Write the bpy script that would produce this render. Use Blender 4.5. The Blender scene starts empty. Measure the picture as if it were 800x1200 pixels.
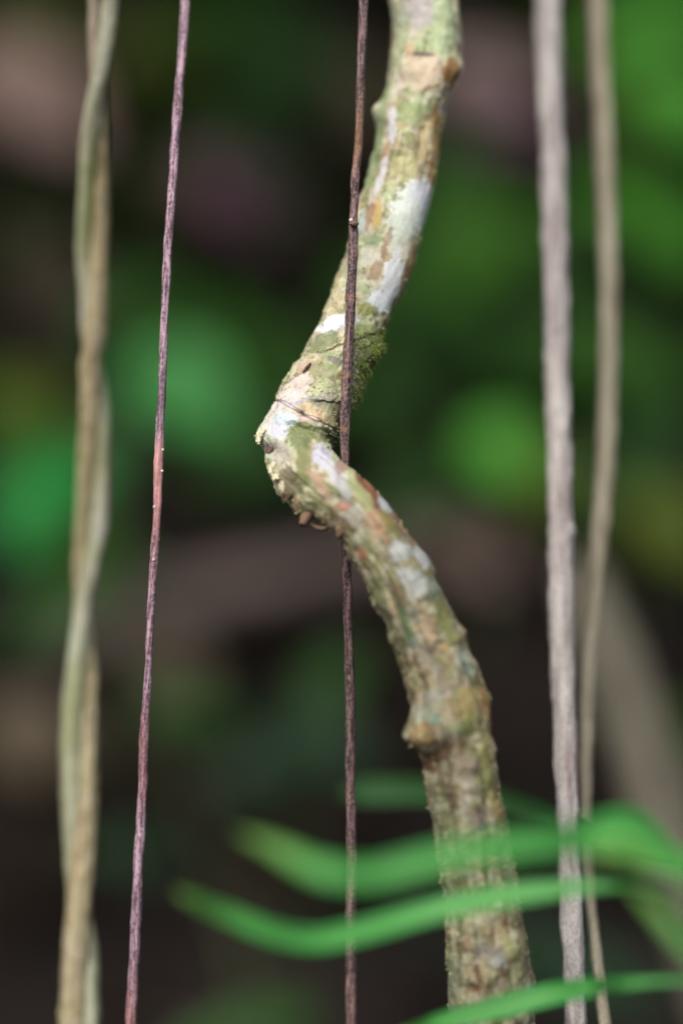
import bpy, math, random
import numpy as np
from mathutils import Vector

rng = np.random.default_rng(11)
random.seed(11)
scene = bpy.context.scene
col = scene.collection
H = 1.1                       # camera height above the forest floor
K = 36.0 / 85.0 / 1200.0      # metres per photo pixel at one metre

# ------------------------------------------------------------------ helpers
def at(px, py, d):
    """point of the place seen at photo position (px, py), d metres away"""
    return np.array([(px - 400.0) * K * d, d, H - (py - 600.0) * K * d])

def S(r, g, b, k=0.80):
    """photo colour 0-255 -> linear base colour"""
    o = []
    for v in (r, g, b):
        v /= 255.0
        o.append((v / 12.92 if v <= 0.04045 else ((v + 0.055) / 1.055) ** 2.4) * k)
    return tuple(o)

_perm = rng.permutation(256)
_perm = np.concatenate([_perm, _perm, _perm])
_grad = rng.normal(size=(256, 3)); _grad /= np.linalg.norm(_grad, axis=1)[:, None]

def pn(P, seed=0):
    P = np.asarray(P, float) + seed * 17.31
    i = np.floor(P).astype(int); f = P - i
    i &= 255
    u = f * f * f * (f * (f * 6 - 15) + 10)
    out = 0
    for dx in (0, 1):
        for dy in (0, 1):
            for dz in (0, 1):
                h = _perm[_perm[_perm[(i[:, 0] + dx) & 255] + ((i[:, 1] + dy) & 255)] + ((i[:, 2] + dz) & 255)]
                g = _grad[h]
                d = g[:, 0] * (f[:, 0] - dx) + g[:, 1] * (f[:, 1] - dy) + g[:, 2] * (f[:, 2] - dz)
                w = (u[:, 0] if dx else 1 - u[:, 0]) * (u[:, 1] if dy else 1 - u[:, 1]) * (u[:, 2] if dz else 1 - u[:, 2])
                out = out + w * d
    return out * 1.5

def fbm(P, seed=0, n=4, gain=0.5):
    a, s, t = 1.0, 1.0, 0
    for k in range(n):
        t = t + a * pn(P * s, seed + k); a *= gain; s *= 2.03
    return t

def sstep(a, b, x):
    t = np.clip((x - a) / (b - a), 0, 1)
    return t * t * (3 - 2 * t)

def mesh_obj(name, V, F, mat, parent=None, attrs=None, smooth=True, loc=None):
    V = np.asarray(V, float)
    if loc is not None:
        V = V - np.asarray(loc)
    me = bpy.data.meshes.new(name)
    me.from_pydata(V.tolist(), [], F.tolist() if hasattr(F, 'tolist') else F)
    for an, (typ, data) in (attrs or {}).items():
        a = me.attributes.new(an, typ, 'POINT')
        a.data.foreach_set('color' if typ == 'FLOAT_COLOR' else 'vector', np.ascontiguousarray(data, dtype=np.float32).ravel())
    if smooth:
        me.polygons.foreach_set('use_smooth', np.ones(len(me.polygons), dtype=bool))
    me.materials.append(mat)
    me.update()
    o = bpy.data.objects.new(name, me)
    col.objects.link(o)
    if parent is not None:
        o.parent = parent
    elif loc is not None:
        o.location = loc
    return o

def tag(o, label, cat, group=None):
    o['label'] = label; o['category'] = cat
    if group:
        o['group'] = group
    return o

def thing(name, label, cat, loc, group=None):
    o = bpy.data.objects.new(name, None)
    o.empty_display_size = 0.02
    col.objects.link(o); o.location = loc
    return tag(o, label, cat, group)

# ------------------------------------------------------------------ tubes
def spline(ctrl, step, coarse=0.02, knot=None):
    """ctrl rows px, py, d, r(px) -> centres, radii, arc length; fine inside the picture, coarse outside"""
    c = np.array(ctrl, float)
    P = np.array([at(*q[:3]) for q in c]); R = c[:, 3] * K * c[:, 2]
    seg = np.linalg.norm(np.diff(P, axis=0), axis=1) ** 0.75
    t = np.concatenate([[0], np.cumsum(seg)])
    Q = np.column_stack([P, R])
    m = np.zeros_like(Q)
    for i in range(len(Q)):
        a, b = max(i - 1, 0), min(i + 1, len(Q) - 1)
        if 0 < i < len(Q) - 1:
            d0 = (Q[i] - Q[a]) / (t[i] - t[a]); d1 = (Q[b] - Q[i]) / (t[b] - t[i])
            w = (t[i] - t[a]) / (t[b] - t[a])
            m[i] = d0 * (1 - w) + d1 * w
        else:
            m[i] = (Q[b] - Q[a]) / (t[b] - t[a])
    tt = np.concatenate([np.linspace(t[i], t[i + 1], 60, endpoint=False) for i in range(len(t) - 1)] + [[t[-1]]])
    k = np.clip(np.searchsorted(t, tt, 'right') - 1, 0, len(t) - 2)
    h = (t[k + 1] - t[k]); u = ((tt - t[k]) / h)[:, None]; h = h[:, None]
    D = (2*u**3 - 3*u**2 + 1) * Q[k] + (u**3 - 2*u**2 + u) * h * m[k] + (-2*u**3 + 3*u**2) * Q[k+1] + (u**3 - u**2) * h * m[k+1]
    s = np.concatenate([[0], np.cumsum(np.linalg.norm(np.diff(D[:, :3], axis=0), axis=1))])
    # spacing
    pos = [0.0]
    while pos[-1] < s[-1]:
        z = np.interp(pos[-1], s, D[:, 2]); y = np.interp(pos[-1], s, D[:, 1])
        off = abs(z - H) / max(y, 0.3)
        st1 = step if off < 0.24 else coarse
        if knot and knot[0] < z < knot[1]:
            st1 = step * 0.55
        pos.append(pos[-1] + st1)
    pos[-1] = s[-1]
    pos = np.array(pos)
    return np.column_stack([np.interp(pos, s, D[:, j]) for j in range(3)]), np.interp(pos, s, D[:, 3]), pos

def tube(ctrl, nseg, step, disp=None, coarse=0.02, knot=None, wander=0.0):
    C, R, s = spline(ctrl, step, coarse, knot)
    if wander:
        for ax in (0, 1):
            C[:, ax] += wander * fbm(np.column_stack([s / 0.018, s * 0 + ax * 9.1 + ctrl[0][0], s * 0]), 66, 3)
    T = np.gradient(C, axis=0); T /= np.linalg.norm(T, axis=1)[:, None]
    N = np.zeros_like(T)
    n = np.array([1.0, 0, 0]); n = n - T[0] * n.dot(T[0]); N[0] = n / np.linalg.norm(n)
    for i in range(1, len(T)):
        n = N[i-1] - T[i] * N[i-1].dot(T[i]); N[i] = n / np.linalg.norm(n)
    B = np.cross(T, N)
    a = np.linspace(0, 2 * np.pi, nseg, endpoint=False)
    dirs = np.cos(a)[None, :, None] * N[:, None, :] + np.sin(a)[None, :, None] * B[:, None, :]
    dirs = dirs.reshape(-1, 3)
    RR = np.repeat(R, nseg); ss = np.repeat(s, nseg); aa = np.tile(a, len(s)); CC = np.repeat(C, nseg, axis=0)
    base = CC + dirs * RR[:, None]
    tv = np.column_stack([np.cos(aa) * RR, np.sin(aa) * RR, ss])
    if disp is not None:
        base = base + dirs * disp(base, tv, dirs, RR)[:, None]
    n_r = len(s)
    i = np.arange(n_r - 1)[:, None] * nseg; j = np.arange(nseg)[None, :]; j2 = (j + 1) % nseg
    F = np.stack([i + j, i + nseg + j, i + nseg + j2, i + j2], axis=-1).reshape(-1, 4).tolist()
    F.append(list(range(nseg))); F.append(list(range((n_r - 1) * nseg, n_r * nseg))[::-1])
    return base, F, tv, dirs, CC

def project(P):
    d = P[:, 1]
    return 400 + P[:, 0] / (K * d), 600 - (P[:, 2] - H) / (K * d)

# ------------------------------------------------------------------ materials
def new_mat(name):
    m = bpy.data.materials.new(name); m.use_nodes = True
    nt = m.node_tree; nt.nodes.clear()
    out = nt.nodes.new('ShaderNodeOutputMaterial')
    return m, nt, out

def N(nt, typ, **kw):
    n = nt.nodes.new(typ)
    for k, v in kw.items():
        if k.startswith('i_'):
            key = k[2:]
            n.inputs[int(key) if key.isdigit() else key.replace('_', ' ')].default_value = v
        else:
            setattr(n, k, v)
    return n

def ramp(nt, stops, interp='LINEAR'):
    r = nt.nodes.new('ShaderNodeValToRGB'); r.color_ramp.interpolation = interp
    e = r.color_ramp.elements
    while len(e) < len(stops):
        e.new(0.5)
    for k, (p, c) in enumerate(stops):
        e[k].position = p; e[k].color = (*c, 1) if len(c) == 3 else c
    return r

def mixc(nt, fac, a, b, mode='MIX'):
    m = nt.nodes.new('ShaderNodeMix'); m.data_type = 'RGBA'; m.blend_type = mode
    L = nt.links
    for sock, v in ((m.inputs[0], fac), (m.inputs[6], a), (m.inputs[7], b)):
        if hasattr(v, 'links') or hasattr(v, 'is_linked'):
            L.new(v, sock)
        else:
            sock.default_value = v if isinstance(v, float) else (*v, 1)
    return m.outputs[2]

def bark_material(name, stops, stretch=(900, 900, 60), attr_col=False, bump=0.4, bdist=0.0006, rough=0.75, speck=None, fine=2200, spec=0.3, fibre=0.35, dark=0.62):
    """stretched fibre noise along a tube ('tube' attribute, metres); optional 'paint' colour attribute as the base"""
    m, nt, out = new_mat(name); L = nt.links
    bs = N(nt, 'ShaderNodeBsdfPrincipled'); bs.inputs['Roughness'].default_value = rough
    bs.inputs['Specular IOR Level'].default_value = spec
    L.new(bs.outputs[0], out.inputs[0])
    at_ = N(nt, 'ShaderNodeAttribute', attribute_name='tube')
    mp = N(nt, 'ShaderNodeMapping', i_Scale=stretch); L.new(at_.outputs['Vector'], mp.inputs[0])
    n1 = N(nt, 'ShaderNodeTexNoise', i_Scale=1.0, i_Detail=6.0, i_Roughness=0.62); L.new(mp.outputs[0], n1.inputs['Vector'])
    tc = N(nt, 'ShaderNodeTexCoord')
    n2 = N(nt, 'ShaderNodeTexNoise', i_Scale=float(fine), i_Detail=3.0, i_Roughness=0.6); L.new(tc.outputs['Object'], n2.inputs['Vector'])
    if attr_col:
        pa = N(nt, 'ShaderNodeAttribute', attribute_name='paint')
        r1 = ramp(nt, stops); L.new(n1.outputs[0], r1.inputs[0])
        base = mixc(nt, fibre, pa.outputs['Color'], r1.outputs[0], 'OVERLAY')
    else:
        r1 = ramp(nt, stops); L.new(n1.outputs[0], r1.inputs[0])
        base = r1.outputs[0]
    r2 = ramp(nt, [(0.3, (dark, dark * .97, dark * .94)), (0.62, (1.12, 1.12, 1.12))]); L.new(n2.outputs[0], r2.inputs[0])
    base = mixc(nt, 0.8, base, r2.outputs[0], 'MULTIPLY')
    if speck:
        n3 = N(nt, 'ShaderNodeTexNoise', i_Scale=speck[0], i_Detail=2.0); L.new(tc.outputs['Object'], n3.inputs['Vector'])
        r3 = ramp(nt, [(speck[1], (0, 0, 0)), (speck[1] + 0.05, (1, 1, 1))]); L.new(n3.outputs[0], r3.inputs[0])
        base = mixc(nt, r3.outputs[0], base, speck[2])
    L.new(base, bs.inputs['Base Color'])
    ad = N(nt, 'ShaderNodeMath', operation='ADD'); L.new(n1.outputs[0], ad.inputs[0]); L.new(n2.outputs[0], ad.inputs[1])
    bp = N(nt, 'ShaderNodeBump', i_Strength=bump, i_Distance=bdist); L.new(ad.outputs[0], bp.inputs['Height']); L.new(bp.outputs[0], bs.inputs['Normal'])
    return m

def leaf_material(name, c, vein_light=(1.5, 1.5, 1.3), trans=0.35, rough=0.45, spec=0.4, var=0.35, stripe=True, tcol=None, tip=None):
    m, nt, out = new_mat(name); L = nt.links
    bs = N(nt, 'ShaderNodeBsdfPrincipled'); bs.inputs['Roughness'].default_value = rough
    bs.inputs['Specular IOR Level'].default_value = spec
    tr = N(nt, 'ShaderNodeBsdfTranslucent')
    mx = N(nt, 'ShaderNodeMixShader', i_0=trans)
    a = N(nt, 'ShaderNodeAttribute', attribute_name='blade')        # x across -1..1, y along 0..1
    sp = N(nt, 'ShaderNodeSeparateXYZ'); L.new(a.outputs['Vector'], sp.inputs[0])
    ab = N(nt, 'ShaderNodeMath', operation='ABSOLUTE'); L.new(sp.outputs[0], ab.inputs[0])
    rr = ramp(nt, [(0.0, tuple(min(1, q * v) for q, v in zip(c, vein_light))), (0.2, c)]); L.new(ab.outputs[0], rr.inputs[0])
    mp = N(nt, 'ShaderNodeMapping', i_Scale=(7, 1.6, 3)); L.new(a.outputs['Vector'], mp.inputs[0])
    no = N(nt, 'ShaderNodeTexNoise', i_Scale=1.5, i_Detail=4.0); L.new(mp.outputs[0], no.inputs['Vector'])
    r2 = ramp(nt, [(0.3, (1 - var,) * 3), (0.7, (1 + var, 1 + var * 0.9, 1 + var * 0.4))]); L.new(no.outputs[0], r2.inputs[0])
    base = mixc(nt, 1.0, rr.outputs[0], r2.outputs[0], 'MULTIPLY')
    if tip:
        rt = ramp(nt, [(0.0, (1, 1, 1)), (0.35, (0, 0, 0))]); L.new(sp.outputs[1], rt.inputs[0])
        base = mixc(nt, rt.outputs[0], base, tip)
    L.new(base, bs.inputs['Base Color'])
    if tcol:
        tr.inputs[0].default_value = (*tcol, 1)
    else:
        L.new(base, tr.inputs[0])
    if stripe:
        wv = N(nt, 'ShaderNodeMath', operation='SINE'); ml = N(nt, 'ShaderNodeMath', operation='MULTIPLY', i_1=60.0)
        L.new(sp.outputs[0], ml.inputs[0]); L.new(ml.outputs[0], wv.inputs[0])
        bp = N(nt, 'ShaderNodeBump', i_Strength=0.25, i_Distance=0.0004); L.new(wv.outputs[0], bp.inputs['Height']); L.new(bp.outputs[0], bs.inputs['Normal'])
    L.new(bs.outputs[0], mx.inputs[1]); L.new(tr.outputs[0], mx.inputs[2]); L.new(mx.outputs[0], out.inputs[0])
    return m

# ------------------------------------------------------------------ world, sun, camera
SUN_EL, SUN_AZ = 44.0, 20.0          # azimuth: degrees left of straight-behind the camera
w = bpy.data.worlds.new('World'); scene.world = w; w.use_nodes = True
nt = w.node_tree; nt.nodes.clear()
wo = nt.nodes.new('ShaderNodeOutputWorld'); bg = nt.nodes.new('ShaderNodeBackground')
sky = nt.nodes.new('ShaderNodeTexSky'); sky.sky_type = 'NISHITA'; sky.sun_disc = False
sky.air_density = 0.55; sky.dust_density = 3.0; sky.ozone_density = 0.6
sky.sun_elevation = math.radians(SUN_EL); sky.sun_rotation = math.radians(180 + SUN_AZ)
bg.inputs[1].default_value = 0.09
nt.links.new(sky.outputs[0], bg.inputs[0]); nt.links.new(bg.outputs[0], wo.inputs[0])

sl = bpy.data.lights.new('sun', 'SUN'); sl.energy = 1.5; sl.angle = math.radians(55); sl.color = (1.0, 0.955, 0.88)
so = bpy.data.objects.new('sun', sl); col.objects.link(so)
el, az = math.radians(SUN_EL), math.radians(SUN_AZ)
to_sun = Vector((-math.sin(az) * math.cos(el), -math.cos(az) * math.cos(el), math.sin(el)))
so.rotation_euler = to_sun.to_track_quat('Z', 'Y').to_euler(); so.location = to_sun * 20

cam = bpy.data.cameras.new('camera'); co = bpy.data.objects.new('camera', cam); col.objects.link(co)
co.location = (0, 0, H); co.rotation_euler = (math.radians(90), 0, 0)
cam.sensor_fit = 'VERTICAL'; cam.sensor_height = 36; cam.sensor_width = 24; cam.lens = 85
cam.clip_start = 0.05; cam.clip_end = 500
cam.dof.use_dof = True; cam.dof.focus_distance = 1.0; cam.dof.aperture_fstop = 1.4; cam.dof.aperture_blades = 0
scene.camera = co
scene.view_settings.view_transform = 'Standard'; scene.view_settings.look = 'None'
scene.view_settings.exposure = 1.45; scene.view_settings.gamma = 1
scene.render.engine = 'CYCLES'
scene.cycles.use_denoising = True
try:
    scene.cycles.denoiser = 'OPENIMAGEDENOISE'
except Exception:
    pass
scene.cycles.max_bounces = 6; scene.cycles.diffuse_bounces = 3; scene.cycles.transmission_bounces = 3

# ------------------------------------------------------------------ ground: flat floor that climbs into a bank
def ground_z(x, y):
    x = np.asarray(x, float); y = np.asarray(y, float)
    t = np.clip(y - 1.75, 0, None)
    z = 0.9 * np.sqrt(t * t + 0.01) - 0.09
    z = np.where(y > 7.5, 0.9 * 5.75 + (y - 7.5) * 0.25 * np.exp(-(y - 7.5) / 12) - 0.09, z)
    P = np.column_stack([x.ravel(), y.ravel(), np.zeros(x.size)])
    return z + (0.10 * fbm(P * 1.3, 3, 4)).reshape(x.shape) * np.clip((y + 8) / 4, 0.3, 1) * 0.9

g = np.sinh(np.linspace(-4.2, 4.2, 190)) / np.sinh(4.2)
gx = g * 60
gy = 3.0 + g * 60
X, Y = np.meshgrid(gx, gy)
Z = ground_z(X, Y)
V = np.column_stack([X.ravel(), Y.ravel(), Z.ravel()])
n = len(gx); i = np.arange(len(gy) - 1)[:, None] * n; j = np.arange(n - 1)[None, :]
F = np.stack([i + j, i + j + 1, i + n + j + 1, i + n + j], axis=-1).reshape(-1, 4)
mg, nt, out = new_mat('humus'); L = nt.links
bs = N(nt, 'ShaderNodeBsdfPrincipled', i_Roughness=0.95); bs.inputs['Specular IOR Level'].default_value = 0.1; L.new(bs.outputs[0], out.inputs[0])
tc = N(nt, 'ShaderNodeTexCoord'); no = N(nt, 'ShaderNodeTexNoise', i_Scale=3.0, i_Detail=8.0, i_Roughness=0.65); L.new(tc.outputs['Object'], no.inputs['Vector'])
rr = ramp(nt, [(0.3, (0.004, 0.0033, 0.003)), (0.55, (0.011, 0.0085, 0.0075)), (0.75, (0.026, 0.019, 0.016))]); L.new(no.outputs[0], rr.inputs[0]); L.new(rr.outputs[0], bs.inputs['Base Color'])
bp = N(nt, 'ShaderNodeBump', i_Strength=0.6, i_Distance=0.03); L.new(no.outputs[0], bp.inputs['Height']); L.new(bp.outputs[0], bs.inputs['Normal'])
go = mesh_obj('ground', V, F, mg); go['kind'] = 'structure'

def bank_hit(px, py):
    """distance at which the line of sight through a photo position meets the bank"""
    ds = np.linspace(1.5, 7, 400)
    P = np.array([at(px, py, d) for d in ds])
    zz = ground_z(P[:, 0], P[:, 1])
    k = np.argmax(P[:, 2] <= zz)
    return ds[k] if (P[:, 2] <= zz).any() else 4.0

# ------------------------------------------------------------------ loose leaf masses (litter, undergrowth, unseen canopy added for shade)
def leaf_mass(name, C, size, nrm_up, mat, aspect=0.45, fold=0.15):
    n = len(C)
    nrm = rng.normal(size=(n, 3)) * (1 - nrm_up) + np.array([0, -0.35, 1.0]) * nrm_up
    nrm /= np.linalg.norm(nrm, axis=1)[:, None]
    d = rng.normal(size=(n, 3)); d -= nrm * (d * nrm).sum(1)[:, None]; d /= np.linalg.norm(d, axis=1)[:, None]
    b = np.cross(nrm, d)
    sz = (size[0] + (size[1] - size[0]) * rng.random(n))[:, None]
    prof = [(-0.5, 0), (-0.22, 0.85), (0.12, 1.0), (0.5, 0), (0.12, -1.0), (-0.22, -0.85), (-0.22, 0), (0.12, 0)]
    V = np.zeros((n, 8, 3)); A = np.zeros((n, 8, 3))
    for k, (l, ww) in enumerate(prof):
        V[:, k] = C + d * sz * l + b * sz * ww * aspect * 0.5 + nrm * sz * (abs(ww) * fold - 0.5 * l * l)
        A[:, k] = np.column_stack([np.full(n, ww), np.full(n, l + 0.5), rng.random(n) * 0 + np.arange(n) % 97])
    q = np.arange(n)[:, None] * 8
    F = [q + np.array([[0, 6, 1]]), q + np.array([[0, 5, 6]]), q + np.array([[7, 3, 2]]), q + np.array([[7, 4, 3]])]
    F4 = [q + np.array([[6, 7, 2, 1]]), q + np.array([[5, 4, 7, 6]])]
    faces = [r for f in F for r in f.tolist()] + [r for f in F4 for r in f.tolist()]
    o = mesh_obj(name, V.reshape(-1, 3), faces, mat, attrs={'blade': ('FLOAT_VECTOR', A.reshape(-1, 3))})
    o['kind'] = 'stuff'
    return o

M = {}
M['litter'] = leaf_material('litter_brown', (0.011, 0.008, 0.0065), trans=0.1, rough=0.85, spec=0.08, var=0.7, stripe=False)
M['under'] = leaf_material('undergrowth_green', (0.024, 0.062, 0.008), trans=0.25, spec=0.15, var=0.6, stripe=False)
M['shade_canopy'] = leaf_material('shade_canopy_green', (0.035, 0.085, 0.022), trans=0.15, stripe=False)

n = 5200
x = rng.uniform(-2.2, 2.2, n); y = rng.uniform(0.2, 5.6, n)
leaf_mass('leaf_litter', np.column_stack([x, y, ground_z(x, y) + rng.uniform(0.004, 0.03, n)]), (0.05, 0.13), 0.7, M['litter'])
n = 3600
x = rng.uniform(-2.6, 2.6, n); y = rng.uniform(2.5, 6.0, n)
keep = (fbm(np.column_stack([x * 1.4, y * 1.4, y * 0]), 9, 3) > -0.12) & ((y > 2.95) | (rng.random(n) < 0.12))
x, y = x[keep], y[keep]; n = len(x)
leaf_mass('undergrowth', np.column_stack([x, y, ground_z(x, y) + rng.uniform(0.02, 0.22, n)]), (0.05, 0.12), 0.5, M['under'], aspect=0.6)
n = 13000
x = rng.uniform(-5, 5, n); y = rng.uniform(1.18, 7.2, n)
zb = 1.52 + 0.235 * y; z = zb + rng.random(n) * 1.1
z = np.maximum(z, ground_z(x, y) + 0.2)
leaf_mass('shade_canopy', np.column_stack([x, y, z]), (0.09, 0.17), 0.55, M['shade_canopy'], aspect=0.7)  # unseen leaf roof, added overhead to shade the bank

# ------------------------------------------------------------------ the thick crooked liana
liana_path = [
    (560, -3000, 1.20, 44), (470, -2000, 1.16, 42), (540, -1100, 1.12, 42), (480, -500, 1.085, 41), (488, -200, 1.068, 40),
    (496, -60, 1.058, 39.5), (497, 0, 1.055, 39.5), (499, 45, 1.053, 38), (496, 80, 1.050, 39), (486, 115, 1.047, 37), (478, 150, 1.045, 37),
    (474, 187, 1.042, 38), (466, 225, 1.039, 39), (455, 262, 1.036, 40), (446, 300, 1.033, 40), (434, 335, 1.029, 39),
    (416, 373, 1.023, 36), (401, 410, 1.018, 38.5), (381, 448, 1.0138, 40), (361, 482, 1.0095, 41), (347, 513, 1.004, 40),
    (351, 541, 0.995, 38.5), (368, 562, 0.987, 38), (392, 579, 0.981, 35), (415, 598, 0.977, 33), (432, 620, 0.975, 33.5), (446, 642, 0.973, 34.5), (467, 674, 0.971, 36), (486, 713, 0.970, 36),
    (506, 763, 0.970, 38), (519, 803, 0.970, 41), (527, 837, 0.970, 42), (532, 864, 0.971, 41), (538, 895, 0.972, 42), (547, 950, 0.974, 42),
    (557, 1012, 0.977, 42.5), (565, 1062, 0.979, 43), (570, 1110, 0.981, 46.5), (574, 1150, 0.983, 49), (577, 1195, 0.984, 47),
    (585, 1300, 0.986, 47), (600, 1600, 0.99, 48), (570, 2200, 1.0, 50), (600, 3000, 1.02, 54), (605, 3900, 1.04, 64)]

bumps = [  # px, py, radius px, height px : knots, scars and swellings on the side that faces the photo
    (495, 861, 19, 13), (502, 850, 28, 3), (527, 852, 14, 6), (570, 830, 22, 4), (442, 411, 12, 7), (529, 82, 12, 5), (445, 130, 11, 6), (303, 510, 12, 7),
    (356, 592, 12, 7), (330, 575, 8, 4), (552, 775, 13, 5), (458, 748, 8, 5), (471, 648, 10, 4), (483, 676, 13, 4), (497, 693, 10, 3), (555, 1085, 20, 4),
    (600, 1110, 16, 4), (618, 1140, 14, 5), (540, 1140, 16, 3), (560, 1120, 12, -4), (552, 1160, 9, -6), (330, 535, 14, -3), (497, 62, 14, -4), (510, 80, 20, 3),
    (510, 893, 20, -4), (470, 890, 10, -3), (380, 545, 20, 2), (433, 590, 12, 3), (315, 524, 7, -6), (412, 652, 9, 4), (448, 705, 9, 4), (535, 745, 10, 3)]

sheets = [(340, 476, .5, 316, 392, .0009, 401), (345, 497, .32, 336, 396, .0011, 403), (372, 469, .06, 362, 402, .0006, 405), (330, 452, -.7, 318, 366, .0006, 407),
          (400, 404, -.35, 372, 440, .0008, 409), (390, 548, .9, 372, 436, .0006, 411), (352, 560, .9, 336, 380, .0008, 413), (430, 600, 1.2, 412, 452, .0007, 415)]

def liana_disp(P, tv, D, R):
    px, py = project(P)
    front = sstep(0.15, -0.25, D[:, 1])
    low = sstep(540, 700, py)
    d = 0.0013 * fbm(P / 0.016, 1, 3)
    q = np.column_stack([tv[:, 0] / 0.0045, tv[:, 1] / 0.0045, tv[:, 2] / 0.03])
    rg = 1 - np.abs(fbm(q, 5, 3))
    d += 0.0007 * (rg - 0.7) * (0.6 + 0.5 * low)
    d += (0.00025 + 0.0002 * low) * fbm(P / 0.0045, 7, 4, 0.5)
    # flaking plates: stepped noise
    bot = sstep(860, 930, py)
    pl = fbm(np.column_stack([tv[:, 0] / 0.007, tv[:, 1] / 0.007, tv[:, 2] / 0.012]), 12, 3)
    wp = np.zeros(len(px))
    for qx, qy, qr in ((480, 246, 36), (455, 328, 30), (446, 352, 18), (470, 285, 20)):
        wp = np.maximum(wp, sstep(1.2, 0.6, np.sqrt((px - qx) ** 2 + (py - qy) ** 2) / qr))
    d *= 1 - 0.65 * wp
    d += (1 - 0.85 * wp) * (0.8 - .3 * (1 - low)) * (0.0006 * (sstep(0.02, 0.08, pl) - 0.5) + 0.00045 * (sstep(-0.22, -0.18, pl) - 0.5)) * (1 - 0.6 * bot)
    st_ = fbm(np.column_stack([tv[:, 0] / 0.0035, tv[:, 1] / 0.0035, tv[:, 2] / 0.045]), 14, 3)
    d += 0.0006 * low * (1 - bot) * (1 - np.abs(st_) * 2.2)
    # granular crust on the flanks
    cr = sstep(0.05, 0.3, fbm(P / 0.012, 31, 2))
    d += cr * (0.1 + 0.7 * low) * 0.0005 * np.abs(fbm(P / 0.0021, 21, 2))
    for bx, by, br, bh in bumps:
        e = ((px - bx) ** 2 + (py - by) ** 2) / br ** 2
        sel = e < 6
        if sel.any():
            d[sel] += bh * K * np.exp(-e[sel]) * (front[sel] if bh < 0 or br > 13 else sstep(0.6, 0.1, D[sel, 1]))
    for (x0, y0, sl, xa, xb, hh, sd) in sheets:
        wv = 2.5 * fbm(P / 0.005, sd, 3)
        ln_ = y0 + sl * (px - x0) + wv
        m_ = sstep(xa - 6, xa + 4, px) * sstep(xb + 6, xb - 4, px) * sstep(0.6, 0.1, D[:, 1])
        d += hh * m_ * sstep(0.6, -0.6, py - ln_) * np.exp(-np.clip(ln_ - py, 0, 99) / 14)
    # folds where the stem turns at the knot
    kn = np.exp(-(((px - 350) / 60) ** 2 + ((py - 490) / 55) ** 2))
    d += kn * 0.0010 * np.sin(tv[:, 2] / 0.0034 + 2.2 * fbm(P / 0.012, 41, 2))
    return d

V, F, tv, D, CC = tube(liana_path, 280, 0.00042, liana_disp, coarse=0.012, knot=(H + 0.012, H + 0.07))
px, py = project(V)
front = sstep(0.45, 0.05, D[:, 1])
# --- base bark colours: patchwork of bark, moss and crust
a1 = fbm(V / 0.020, 51, 4); a2 = fbm(np.column_stack([tv[:, 0] / 0.006, tv[:, 1] / 0.006, tv[:, 2] / 0.022]), 52, 4, 0.6)
a3 = fbm(V / 0.0055, 53, 4, 0.6); a4 = fbm(V / 0.0024, 54, 3, 0.6); a5 = fbm(np.column_stack([tv[:, 0] / 0.0038, tv[:, 1] / 0.0038, tv[:, 2] / 0.022]), 57, 3, 0.6); a6 = fbm(np.column_stack([tv[:, 0] / 0.0024, tv[:, 1] / 0.0024, tv[:, 2] / 0.03]), 58, 3, 0.6)
def c_(*rgb): return np.array(S(*rgb))
def mixm(C0, m, c): return C0 * (1 - m[:, None]) + np.asarray(c) * m[:, None]
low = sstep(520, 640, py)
colr = np.tile(c_(182, 178, 128), (len(V), 1))
colr = mixm(colr, low, c_(128, 110, 74))
colr = mixm(colr, sstep(0.05, 0.35, a1) * (0.75 - .35 * low), c_(168, 182, 128))
colr = mixm(colr, sstep(-0.05, -0.4, a1 + 0.3 * a3) * (0.6 + 0.2 * low), c_(148, 108, 70))
colr = mixm(colr, sstep(0.1, 0.4, a2) * 0.7, c_(188, 172, 150))
colr = mixm(colr, sstep(0.12, 0.35, a5) * 0.65 * low, c_(172, 128, 84))
colr = mixm(colr, sstep(-0.12, -0.36, a2 + .3 * a4) * 0.7, c_(118, 124, 66))
colr = mixm(colr, sstep(0.22, 0.38, a3 - 0.2 * a1) * 0.7, c_(205, 198, 175))
colr = mixm(colr, sstep(0.2, 0.5, a4) * 0.35, c_(205, 200, 170))
colr = mixm(colr, sstep(-0.25, -0.6, a4) * 0.4, c_(100, 84, 58))
colr = mixm(colr, sstep(-0.22, -0.4, a5) * 0.5 * (0.3 + 0.7 * low), c_(100, 76, 54))
colr = mixm(colr, sstep(0.05, 0.35, a6) * 0.55 * low, c_(176, 160, 128))
colr = mixm(colr, sstep(-0.08, -0.35, a6) * 0.6 * low, c_(82, 70, 44))
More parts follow.
